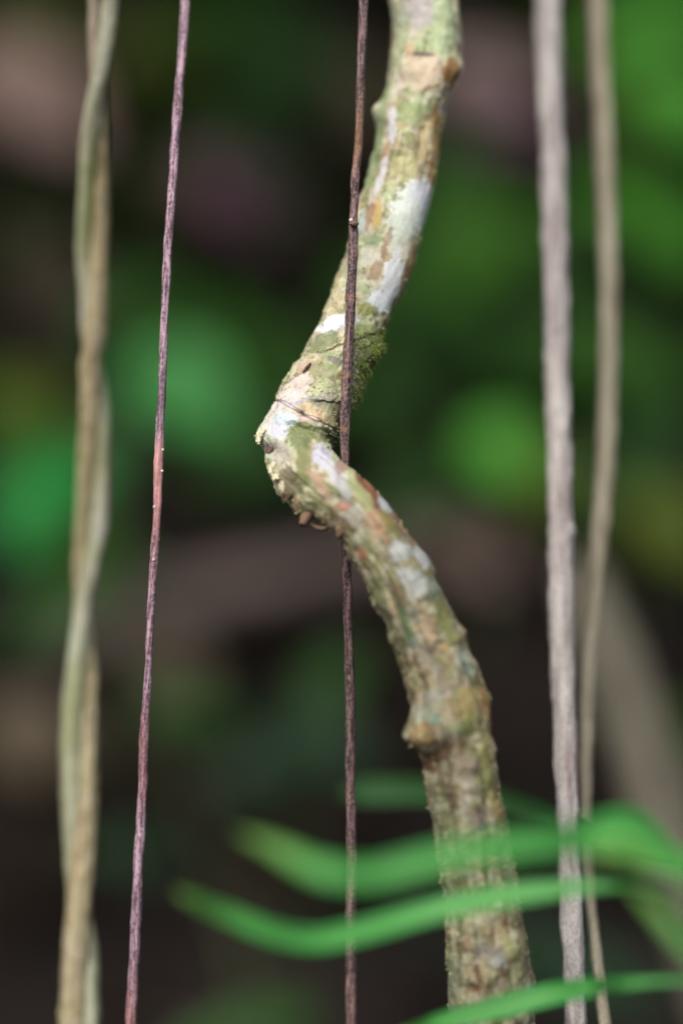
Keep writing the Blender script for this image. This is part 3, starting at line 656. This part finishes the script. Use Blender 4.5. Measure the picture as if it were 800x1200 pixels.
for nm, ss, sg, mt, sd in (('strand', s1, 1, 'strand_grey', 301), ('strand', s2, -1, 'strand_tan', 302)):
    pth = [(q[0], q[1], float(dcen(q[1]) + sg * dswing(q[1])), q[2] * 1.04) for q in ss]
    o0 = 40 if sg > 0 else -40
    pth = [(150 + o0, -2900, 1.1, 11), (180 - o0 * .4, -1600, 1.07 + sg * .008, 11), (140 + o0 * .4, -700, 1.05 - sg * .008, 10)] + pth + [(110 - o0 * .3, 1700, 1.05 + sg * .01, 14), (95 + o0 * .3, 2600, 1.06 - sg * .012, 15), (95 - o0 * .4, 3700, 1.07, 18)]
    V, F, tv, D, CC = tube(pth, 48, 0.0007, knobbly(0.10, 0.003, sd))
    qx, qy = project(V)
    g1 = fbm(np.column_stack([tv[:, 0] / .0026, tv[:, 1] / .0026, tv[:, 2] / .05]), sd + 1, 4, .6); g2 = fbm(np.column_stack([tv[:, 0] / .0015, tv[:, 1] / .0015, tv[:, 2] / .008]), sd + 2, 4, .65); g3 = fbm(V / .03, sd + 3, 2)
    if sg > 0:
        c = np.tile(np.array(S(176, 172, 152)), (len(V), 1)); c = mixm(c, sstep(0, .4, g1), S(200, 198, 192)); c = mixm(c, sstep(-.05, -.4, g1) * .8, S(160, 154, 122))
        c = mixm(c, sstep(.1, .4, g2) * .5, S(196, 190, 176)); c = mixm(c, sstep(.0, .4, g3) * .5, S(150, 156, 112))
        mid_ = np.interp(qy, [w_[1] for w_ in ss], [w_[0] for w_ in ss])
        c = mixm(c, sstep(130, 190, qy) * sstep(380, 330, qy) * sstep(0, 5, qx - mid_ + 3 * g1) * .85, S(150, 156, 66))
        c = mixm(c, sstep(740, 840, qy) * .45, S(150, 150, 118))
        c = c * np.array([.64, .69, .60])
    else:
        c = np.tile(np.array(S(182, 166, 128)), (len(V), 1)); c = mixm(c, sstep(.05, .4, g1) * .8, S(200, 188, 156)); c = mixm(c, sstep(-.05, -.4, g1) * .8, S(152, 136, 100))
        c = mixm(c, sstep(.1, .4, g2) * .6, S(196, 180, 164)); c = mixm(c, sstep(-.15, -.4, g2) * .5, S(136, 114, 82)); c = mixm(c, sstep(.0, .4, g3) * .4, S(164, 158, 112))
        c = mixm(c, sstep(120, 60, qy) * .7, S(206, 184, 172))
        c = c * np.array([.62, .65, .61])
    o = mesh_obj(nm, V, F, M[mt], tw, {'tube': ('FLOAT_VECTOR', tv), 'paint': ('FLOAT_COLOR', np.column_stack([c, np.ones(len(c))]))}, loc=b)
    o['label'] = 'smooth grey strand' if sg > 0 else 'rough tan strand'

# pale grey vine and the slimmer olive one that crosses behind it
M['grey_vine'] = bark_material('grey_vine_bark', [(0.25, S(104, 82, 70)), (0.40, S(142, 134, 132)), (0.55, S(164, 160, 155)), (0.8, S(194, 192, 190))], stretch=(260, 260, 28), bump=0.6, bdist=0.0009, rough=0.75, fine=800)
p = [(640, -60, 1.13, 15.5), (641, 0, 1.125, 15.5), (643, 67, 1.118, 15.5), (645, 133, 1.11, 15), (648, 200, 1.104, 15), (649.5, 267, 1.098, 15), (651, 333, 1.092, 14.5), (652, 400, 1.086, 14.5), (653, 467, 1.08, 14.3), (655, 533, 1.074, 14), (656, 600, 1.066, 14), (656.5, 667, 1.06, 14), (657, 733, 1.054, 13.8), (660, 800, 1.048, 13.5), (661.5, 867, 1.042, 13), (664, 933, 1.036, 13), (666, 1000, 1.03, 12.5), (669, 1067, 1.025, 13), (671.5, 1133, 1.02, 12.6), (674, 1200, 1.016, 13), (676, 1260, 1.014, 13)]
V, F, tv, D, CC = tube(hang(p, 1.30, 1.02, 610, 700, 17, 15), 56, 0.0007, knobbly(0.12, 0.003, 401))
b = at(700, 3700, 1.02)
gv = thing('hanging_vine', 'straight pale grey vine with flaky bark, the thicker of the crossing pair', 'vine', b)
mesh_obj('stem', V, F, M['grey_vine'], gv, {'tube': ('FLOAT_VECTOR', tv)}, loc=b)
bud(gv, b, at(667, 622, 1.062), 0.0024, M['grey_vine'], 'knob', (1, 1, 1.8))
M['olive_vine'] = bark_material('olive_vine_bark', [(0.28, S(92, 84, 64)), (0.45, S(130, 124, 104)), (0.62, S(146, 142, 124)), (0.8, S(166, 164, 148))], stretch=(420, 420, 30), bump=0.6, bdist=0.0007, rough=0.75, fine=900)
p = [(698, -60, 1.16, 11.5), (700, 0, 1.155, 11.5), (702.5, 67, 1.15, 11.5), (706, 133, 1.145, 11.5), (709, 200, 1.14, 11.5), (711.5, 267, 1.135, 11.5), (713, 333, 1.13, 11), (713, 400, 1.125, 11), (712, 467, 1.12, 11), (709.5, 533, 1.11, 11), (707, 567, 1.105, 11), (705, 600, 1.10, 10.5), (702, 633, 1.096, 10), (699, 667, 1.092, 9.5), (697, 700, 1.088, 9), (694, 733, 1.083, 8.6), (688.5, 800, 1.075, 8), (686.5, 867, 1.067, 7.8), (686, 933, 1.06, 7.2), (687.5, 1000, 1.05, 6.8), (693, 1067, 1.04, 6.8), (700, 1133, 1.032, 7), (708, 1200, 1.025, 7.2), (716, 1260, 1.02, 7.3)]
V, F, tv, D, CC = tube(hang(p, 1.30, 1.03, 660, 800, 12, 9), 40, 0.0007, knobbly(0.13, 0.0025, 501))
b = at(800, 3700, 1.03)
ov = tag(mesh_obj('hanging_vine', V, F, M['olive_vine'], None, {'tube': ('FLOAT_VECTOR', tv)}, loc=b), 'slim olive tan vine that bends and crosses behind the pale grey vine', 'vine')

# blurred bare stem leaning behind the pair
M['lean'] = bark_material('leaning_stem_bark', [(0.28, S(64, 62, 50)), (0.5, S(88, 85, 71)), (0.75, S(108, 104, 90))], stretch=(120, 120, 20), bump=0.7, bdist=0.002, rough=0.8, fine=300)
p = [(676, 662, 1.58, 20), (684, 684, 1.56, 29), (697, 722, 1.5, 36), (745, 850, 1.42, 40), (787, 985, 1.38, 42), (850, 1200, 1.36, 44), (1000, 1900, 1.34, 47), (1150, 3050, 1.32, 50)]
V, F, tv, D, CC = tube(p, 48, 0.002, knobbly(0.08, 0.006, 601))
b = at(1150, 3050, 1.32)
tag(mesh_obj('leaning_stem', V, F, M['lean'], None, {'tube': ('FLOAT_VECTOR', tv)}, loc=b), 'blurred beige broken stem leaning diagonally behind the slim olive vine', 'stem')

# ------------------------------------------------------------------ foreground shoot with long narrow blades
def blade(path, parent, mat, bb, fold=0.22, tilt=0.5, name='leaf', droop=0.0):
    """path rows px, py, d, half width px"""
    C, R, s = spline(path, 0.004, 0.006)
    T = np.gradient(C, axis=0); T /= np.linalg.norm(T, axis=1)[:, None]
    view = np.array([0, -1.0, 0])
    up = np.cross(T, view); up /= np.linalg.norm(up, axis=1)[:, None]
    up = np.where(up[:, 2:3] < 0, -up, up)
    wdir = up * math.cos(tilt) + np.array([0, 1.0, 0]) * math.sin(tilt)
    nrm = np.cross(wdir, T); nrm = np.where(nrm[:, 2:3] < 0, -nrm, nrm)
    ac = np.linspace(-1, 1, 11)
    V = C[:, None, :] + wdir[:, None, :] * (ac[None, :, None] * R[:, None, None] * 0.68 / math.cos(tilt)) + nrm[:, None, :] * (np.abs(ac)[None, :, None] * R[:, None, None] * fold)
    nn = len(C)
    wob = 0.12 * fbm(V.reshape(-1, 3) / 0.05, 44, 2) * np.repeat(R, 11)
    V = V.reshape(-1, 3) + wob[:, None] * np.repeat(nrm, 11, axis=0)
    A = np.column_stack([np.tile(ac, nn), np.repeat(s / 0.1, 11), np.zeros(nn * 11)])
    i = np.arange(nn - 1)[:, None] * 11; j = np.arange(10)[None, :]
    F = np.stack([i + j, i + j + 1, i + 12 + j, i + 11 + j], axis=-1).reshape(-1, 4)
    return mesh_obj(name, V, F, mat, parent, {'blade': ('FLOAT_VECTOR', A)}, loc=bb)

M['blade'] = leaf_material('blade_green', (0.052, 0.30, 0.066), vein_light=(4.0, 1.7, 2.0), trans=0.42, rough=0.4, var=0.32, tcol=(0.12, 0.50, 0.085), tip=(0.13, 0.26, 0.04))  # pale midrib, strengthened by light along the fold put into its colour
M['blade_dim'] = leaf_material('blade_shade_green', (0.024, 0.082, 0.022), vein_light=(1.3, 1.2, 1.2), trans=0.2, rough=0.5, var=0.15)  # dimness of the blade turned from the light, put into its colour
b = at(960, 3400, 0.9)
sh = thing('leafy_shoot', 'bright green shoot with long narrow arching blades blurred in front of the crooked liana', 'plant', b)
v, f, t, d, c = tube([(960, 3900, 0.92, 6), (930, 2400, 0.9, 6), (905, 1500, 0.88, 5.5), (880, 1180, 0.86, 5), (862, 1080, 0.85, 4.5), (850, 1020, 0.845, 4), (842, 960, 0.85, 2)], 20, 0.003)
M['shoot'] = flat_mat('shoot_green', (92, 132, 70), 0.5, 200.0)
mesh_obj('stem', v, f, M['shoot'], sh, loc=b)
blade([(278, 976, .785, 1), (290, 980, .785, 5), (306, 987, .785, 10), (335, 1001, .785, 15), (381, 1022, .775, 19), (436, 1025, .78, 19), (505, 1009, .785, 20), (567, 996, .79, 21), (637, 987, .80, 23), (691, 980, .82, 28), (735, 976, .825, 33), (760, 988, .828, 26), (780, 1000, .83, 17), (805, 1012, .84, 13), (850, 1025, .845, 5)], sh, M['blade'], b, tilt=0.55)
blade([(206, 1044, .82, 1), (218, 1050, .82, 7), (257, 1067, .835, 14), (319, 1093, .845, 18), (374, 1101, .855, 19), (428, 1090, .862, 19), (490, 1072, .868, 19), (552, 1057, .87, 18.5), (614, 1047, .87, 17), (676, 1040, .865, 12), (720, 1038, .86, 6), (745, 1040, .85, 3), (790, 1052, .85, 3), (862, 1082, .85, 3)], sh, M['blade'], b, tilt=0.5)
blade([(440, 1225, .90, 1), (470, 1213, .90, 8), (505, 1200, .915, 13), (567, 1186, .92, 17), (645, 1166, .92, 18), (690, 1157, .91, 15), (730, 1153, .885, 9), (769, 1150, .88, 6), (830, 1151, .87, 4), (875, 1165, .86, 4)], sh, M['blade'], b, tilt=0.5)
blade([(402, 930, 1.24, 5), (424, 928, 1.23, 18), (474, 926, 1.21, 21), (540, 929, 1.17, 21), (590, 938, 1.13, 20), (645, 955, 1.07, 19), (710, 985, 1.0, 16), (780, 1010, 0.92, 12), (850, 1025, .845, 4)], sh, M['blade_dim'], b, tilt=0.4)['label'] = 'dim green blade behind the liana'
blade([(690, 1000, .80, 3), (715, 998, .80, 12), (750, 1003, .805, 18), (800, 1015, .81, 22), (850, 1030, .82, 18), (880, 1060, .84, 6)], sh, M['blade'], b, tilt=0.6)
blade([(738, 1040, .80, 2), (755, 1058, .80, 9), (782, 1088, .80, 15), (812, 1118, .805, 17), (850, 1150, .82, 12), (878, 1175, .86, 4)], sh, M['blade'], b, tilt=0.6)

# ------------------------------------------------------------------ blurred forest behind
def broad_leaf(name, base_p, d_len, nrm, ln, wd, mat, parent=None, loc=None, petiole_to=None):
    d_len = d_len / np.linalg.norm(d_len); nrm = nrm - d_len * nrm.dot(d_len); nrm /= np.linalg.norm(nrm)
    b_ = np.cross(nrm, d_len)
    nl, nw = 15, 9
    V, A = [], []
    for i in range(nl):
        t = i / (nl - 1)
        h = wd * 0.5 * (math.sin(math.pi * min(1, t ** 0.75)) ** 0.7) + 0.0015
        for k in range(nw):
            q = -1 + 2 * k / (nw - 1)
            V.append(base_p + d_len * ln * t + b_ * h * q + nrm * (abs(q) * h * 0.22 - ln * 0.30 * (t - 0.25) ** 2 + 0.02 * h * math.sin(9 * t + 3 * q)))
            A.append((q, t, 0))
    F = [[i * nw + k, i * nw + k + 1, (i + 1) * nw + k + 1, (i + 1) * nw + k] for i in range(nl - 1) for k in range(nw - 1)]
    V = np.array(V)
    if petiole_to is not None:
        n0 = len(V); p0, p1 = np.array(petiole_to), base_p - nrm * ln * 0.30 * 0.0625
        ring = []
        for i in range(9):
            t = i / 8
            c0 = p0 * (1 - t) + p1 * t + np.array([0, 0, 0.12]) * np.linalg.norm(p1 - p0) * math.sin(math.pi * t)
            for k in range(6):
                a = k * math.pi / 3
                ring.append(c0 + 0.0022 * (b_ * math.cos(a) + nrm * math.sin(a)))
        V = np.vstack([V, ring]); A += [(0.05, 0.1, 0)] * len(ring)
        F += [[n0 + i * 6 + k, n0 + i * 6 + (k + 1) % 6, n0 + (i + 1) * 6 + (k + 1) % 6, n0 + (i + 1) * 6 + k] for i in range(8) for k in range(6)]
    return mesh_obj(name, V, F, mat, parent, {'blade': ('FLOAT_VECTOR', np.array(A))}, loc=loc)

GR = {'leafy': (0.050, 0.17, 0.016), 'deep': (0.009, 0.030, 0.012), 'emerald': (0.016, 0.235, 0.045), 'bright': (0.075, 0.30, 0.030), 'brightest': (0.10, 0.42, 0.05), 'teal': (0.050, 0.24, 0.060), 'mid': (0.030, 0.105, 0.012), 'dark': (0.020, 0.070, 0.012), 'olive': (0.080, 0.12, 0.012)}  # the brightest green also carries a leaf's glint as plain colour
for k, c in GR.items():
    M['leaf_' + k] = leaf_material('broadleaf_' + k, c, vein_light=(1.3, 1.2, 1.1), trans=0.3, rough=0.55, spec=0.2, var=0.2, stripe=False)
M['stem_green'] = flat_mat('plant_stem', (70, 84, 48), 0.6, 80.0)

def plant(label, foot, leaves, name='broadleaf_plant'):
    """foot: photo column and distance where it roots; leaves: px, py, d, length px, width px, turn deg (0 = points right, 90 = down), lean, kind"""
    fx, fd = foot
    x0 = (fx - 400) * K * fd; z0 = float(ground_z(np.array([x0]), np.array([fd]))[0])
    loc = np.array([x0, fd, z0 - 0.01])
    root = thing(name, label, 'plant', loc, 'broad-leaved plants on the bank')
    cen = np.array([at(l[0], l[1], l[2]) for l in leaves])
    top = cen[np.argmax(cen[:, 2])]
    mid = cen.mean(0)
    n = 26; ts = np.linspace(0, 1, n)
    ctr = np.array([(1 - t) ** 2 * loc + 2 * t * (1 - t) * (0.5 * (loc + mid) + np.array([0, 0.06, 0.1])) + t * t * (mid * .4 + top * .6 + np.array([0, 0.05, 0])) for t in ts])
    ring, F = [], []
    for i in range(n):
        r = 0.007 * (1 - 0.7 * ts[i])
        for k in range(8):
            a = k * math.pi / 4
            ring.append(ctr[i] + r * np.array([math.cos(a), math.sin(a), 0]))
    F = [[i * 8 + k, i * 8 + (k + 1) % 8, (i + 1) * 8 + (k + 1) % 8, (i + 1) * 8 + k] for i in range(n - 1) for k in range(8)]
    mesh_obj('stem', np.array(ring), F, M['stem_green'], root, loc=loc)
    for (lx, ly, d, ln, wd, tn, lean, kind) in leaves:
        c0 = at(lx, ly, d); ln *= K * d; wd *= K * d
        t = math.radians(tn); dl = np.array([math.cos(t), -0.35, -math.sin(t)]); dl /= np.linalg.norm(dl)
        nr = np.array([-0.15, -math.cos(lean), math.sin(lean)])
        bp_ = c0 - dl * ln * 0.5
        k = np.argmin(np.linalg.norm(ctr - bp_, axis=1))
        broad_leaf('leaf', bp_, dl, nr, ln, wd, M['leaf_' + kind], root, loc, ctr[k])
    return root

plant('plant with large round blue-green leaves behind the reddish thin vine', (170, 2.75), [(214, 458, 2.4, 150, 130, 35, .85, 'teal'), (58, 572, 2.45, 150, 100, 160, .9, 'emerald'), (35, 600, 2.4, 110, 80, 120, .9, 'emerald'), (28, 470, 2.7, 120, 90, 190, .8, 'olive'), (130, 530, 2.6, 110, 70, 80, .7, 'dark'), (290, 520, 2.8, 130, 90, 10, .7, 'dark')])
plant('plant with a round bright leaf between the crooked liana and the grey vine', (560, 2.9), [(585, 528, 2.6, 84, 76, 60, .95, 'brightest'), (560, 295, 2.8, 150, 110, -50, .8, 'leafy'), (500, 380, 2.9, 150, 95, 200, .6, 'dark'), (630, 410, 2.9, 140, 100, 20, .7, 'mid'), (520, 250, 3.1, 130, 90, 150, .7, 'mid')])
plant('tall plant with bright leaves high behind the olive vine', (770, 3.3), [(770, 30, 2.9, 190, 140, -20, .9, 'brightest'), (795, 125, 2.8, 150, 110, 30, .9, 'brightest'), (735, 235, 3.0, 150, 90, 10, .8, 'bright'), (785, 270, 2.9, 140, 100, 45, .8, 'bright'), (690, 40, 3.1, 120, 70, 190, .8, 'olive'), (740, 120, 3.1, 120, 80, 100, .8, 'olive')])
plant('plant with dim leaves low behind the leaning stem and the olive vine', (745, 2.9), [(745, 430, 2.8, 150, 110, 20, .8, 'mid'), (690, 385, 3.0, 120, 80, 170, .7, 'mid'), (770, 520, 2.8, 130, 90, 60, .6, 'dark'), (790, 620, 2.6, 140, 80, 30, .7, 'olive'), (700, 560, 2.8, 110, 60, 120, .6, 'dark')])
plant('dark green plant high on the bank between the reddish and dark thin vines', (300, 3.7), [(345, 70, 3.4, 150, 100, 20, .8, 'dark'), (260, 20, 3.5, 150, 90, 190, .8, 'mid'), (180, 60, 3.5, 160, 90, 170, .7, 'olive'), (300, 140, 3.4, 120, 70, 70, .7, 'dark'), (40, 15, 3.5, 150, 80, 170, .8, 'olive')])
plant('small dark plant low on the bank beside the lower dark thin vine', (360, 2.55), [(380, 870, 2.3, 130, 90, 20, .8, 'deep'), (310, 900, 2.35, 130, 80, 170, .7, 'deep'), (390, 800, 2.4, 100, 70, -60, .7, 'dark'), (220, 830, 2.4, 110, 50, 200, .6, 'dark')])
plant('low plant with dim grey-green leaves near the foot of the bank', (300, 2.3), [(285, 1205, 2.0, 190, 50, 175, .8, 'dark'), (60, 720, 2.4, 120, 80, 150, .8, 'dark'), (150, 1000, 2.2, 120, 70, 190, .9, 'deep'), (700, 1150, 2.1, 160, 90, 10, 1.0, 'deep'), (620, 1110, 2.2, 120, 60, 30, 1.0, 'deep')])

plant('leafy dark green plant filling the hollow right of the elbow knot', (480, 3.1), [(450, 470, 2.9, 130, 90, 20, .8, 'dark'), (490, 580, 2.85, 130, 80, 160, .7, 'dark'), (640, 300, 3.1, 150, 110, 10, .8, 'mid'), (640, 570, 2.9, 130, 90, 40, .8, 'olive'), (440, 330, 3.2, 140, 90, -40, .8, 'mid'), (560, 420, 3.0, 150, 100, 70, .8, 'mid'), (540, 200, 3.2, 120, 90, 0, .8, 'mid')])
plant('leafy dark green plant between the twisted vine and the elbow knot', (260, 3.1), [(110, 650, 2.8, 130, 90, 20, .8, 'mid'), (300, 560, 2.9, 110, 70, 10, .8, 'dark'), (260, 385, 3.0, 150, 100, 200, .8, 'mid'), (330, 440, 3.0, 130, 90, 30, .8, 'mid'), (150, 360, 3.0, 140, 90, 150, .8, 'mid'), (20, 520, 2.9, 140, 100, 170, .8, 'mid')])
M['dead_mauve'] = leaf_material('dead_leaf_mauve', (0.30, 0.22, 0.215), vein_light=(1.2, 1.2, 1.2), trans=0.1, rough=0.6, var=0.25, stripe=False)
M['dead_purple'] = leaf_material('dead_leaf_purple', (0.19, 0.085, 0.165), vein_light=(1.2, 1.2, 1.2), trans=0.1, rough=0.6, var=0.25, stripe=False)
M['dead_pink'] = leaf_material('dead_leaf_pinkish', (0.36, 0.25, 0.22), vein_light=(1.2, 1.2, 1.2), trans=0.1, rough=0.6, var=0.2, stripe=False)
M['dead_brown'] = leaf_material('dead_leaf_brown', (0.085, 0.066, 0.040), vein_light=(1.2, 1.2, 1.2), trans=0.1, rough=0.6, var=0.25, stripe=False)
def dead(px, py, off, ln, wd, turn, lean, mat, label):
    d = bank_hit(px, py) - off
    c0 = at(px, py, d); t = math.radians(turn)
    dl = np.array([math.cos(t), 0, -math.sin(t)])
    foot = None
    if off > 0.2:          # still standing on its dry stalk, rooted in the bank
        fy = c0[1] + 0.04
        foot = np.array([c0[0], fy, float(ground_z(np.array([c0[0]]), np.array([fy]))[0]) - 0.01])
    o = broad_leaf('dead_leaf', c0 - dl * ln * K * d * .5, dl, np.array([-.1, -math.cos(lean), math.sin(lean)]), ln * K * d, wd * K * d, M[mat], loc=c0, petiole_to=foot)
    return tag(o, label, 'dead leaf', 'large dead leaves on the bank')
dead(40, 112, .55, 190, 140, 30, .75, 'dead_pink', 'large pinkish mauve withered leaf on a dry stalk behind the top of the twisted vine')
dead(575, 95, .40, 150, 110, 10, .8, 'dead_mauve', 'greyish withered leaf on a dry stalk high between the crooked liana and grey vine')
dead(596, 150, .28, 130, 70, 0, .7, 'dead_purple', 'purple withered leaf on a stalk just below the greyish one beside the grey vine')
dead(300, 225, .08, 190, 120, 40, .7, 'dead_purple', 'dusky purple dead leaf behind the gap between the two thin vines')
dead(548, 650, .10, 120, 90, 20, .9, 'dead_pink', 'pinkish brown dead leaf beside the lower bend of the crooked liana')
dead(60, 330, .08, 130, 100, 60, .7, 'dead_brown', 'dull brown dead leaf behind the middle of the twisted vine')
dead(50, 870, .08, 150, 110, 20, .7, 'dead_brown', 'dark brown dead leaf low behind the twisted vine')
dead(200, 800, .08, 120, 90, 100, .7, 'dead_brown', 'brown dead leaf below the log behind the reddish vine')
dead(120, 60, .30, 150, 120, 0, .7, 'dead_brown', 'olive brown withered leaf on a stalk high up between the twisted and reddish vines')
dead(220, 240, .08, 150, 110, 60, .7, 'dead_brown', 'brown dead leaf behind the upper part of the reddish vine')
dead(420, 120, .30, 150, 110, 30, .7, 'dead_brown', 'brown withered leaf on a stalk behind the upper part of the dark thin vine')

# log lying across the bank
M['log'] = bark_material('log_bark', [(0.28, (0.05, 0.042, 0.032)), (0.5, (0.16, 0.124, 0.108)), (0.78, (0.36, 0.275, 0.25))], stretch=(40, 40, 8), bump=0.8, bdist=0.006, rough=0.85, fine=90)
dl_ = bank_hit(250, 690) - 0.10
V, F, tv, D, CC = tube([(70, 752, dl_, 20), (90, 744, dl_, 29), (140, 726, dl_, 31), (230, 700, dl_, 29), (330, 676, dl_ + .02, 27), (420, 658, dl_ + .05, 25), (520, 640, dl_ + .1, 26), (600, 630, dl_ + .14, 18)], 48, 0.006, knobbly(0.10, 0.02, 701))
b = CC.mean(0)
tag(mesh_obj('fallen_log', V, F, M['log'], None, {'tube': ('FLOAT_VECTOR', tv)}, loc=b), 'blurred grey-brown log lying across the bank behind the reddish thin vine', 'log')
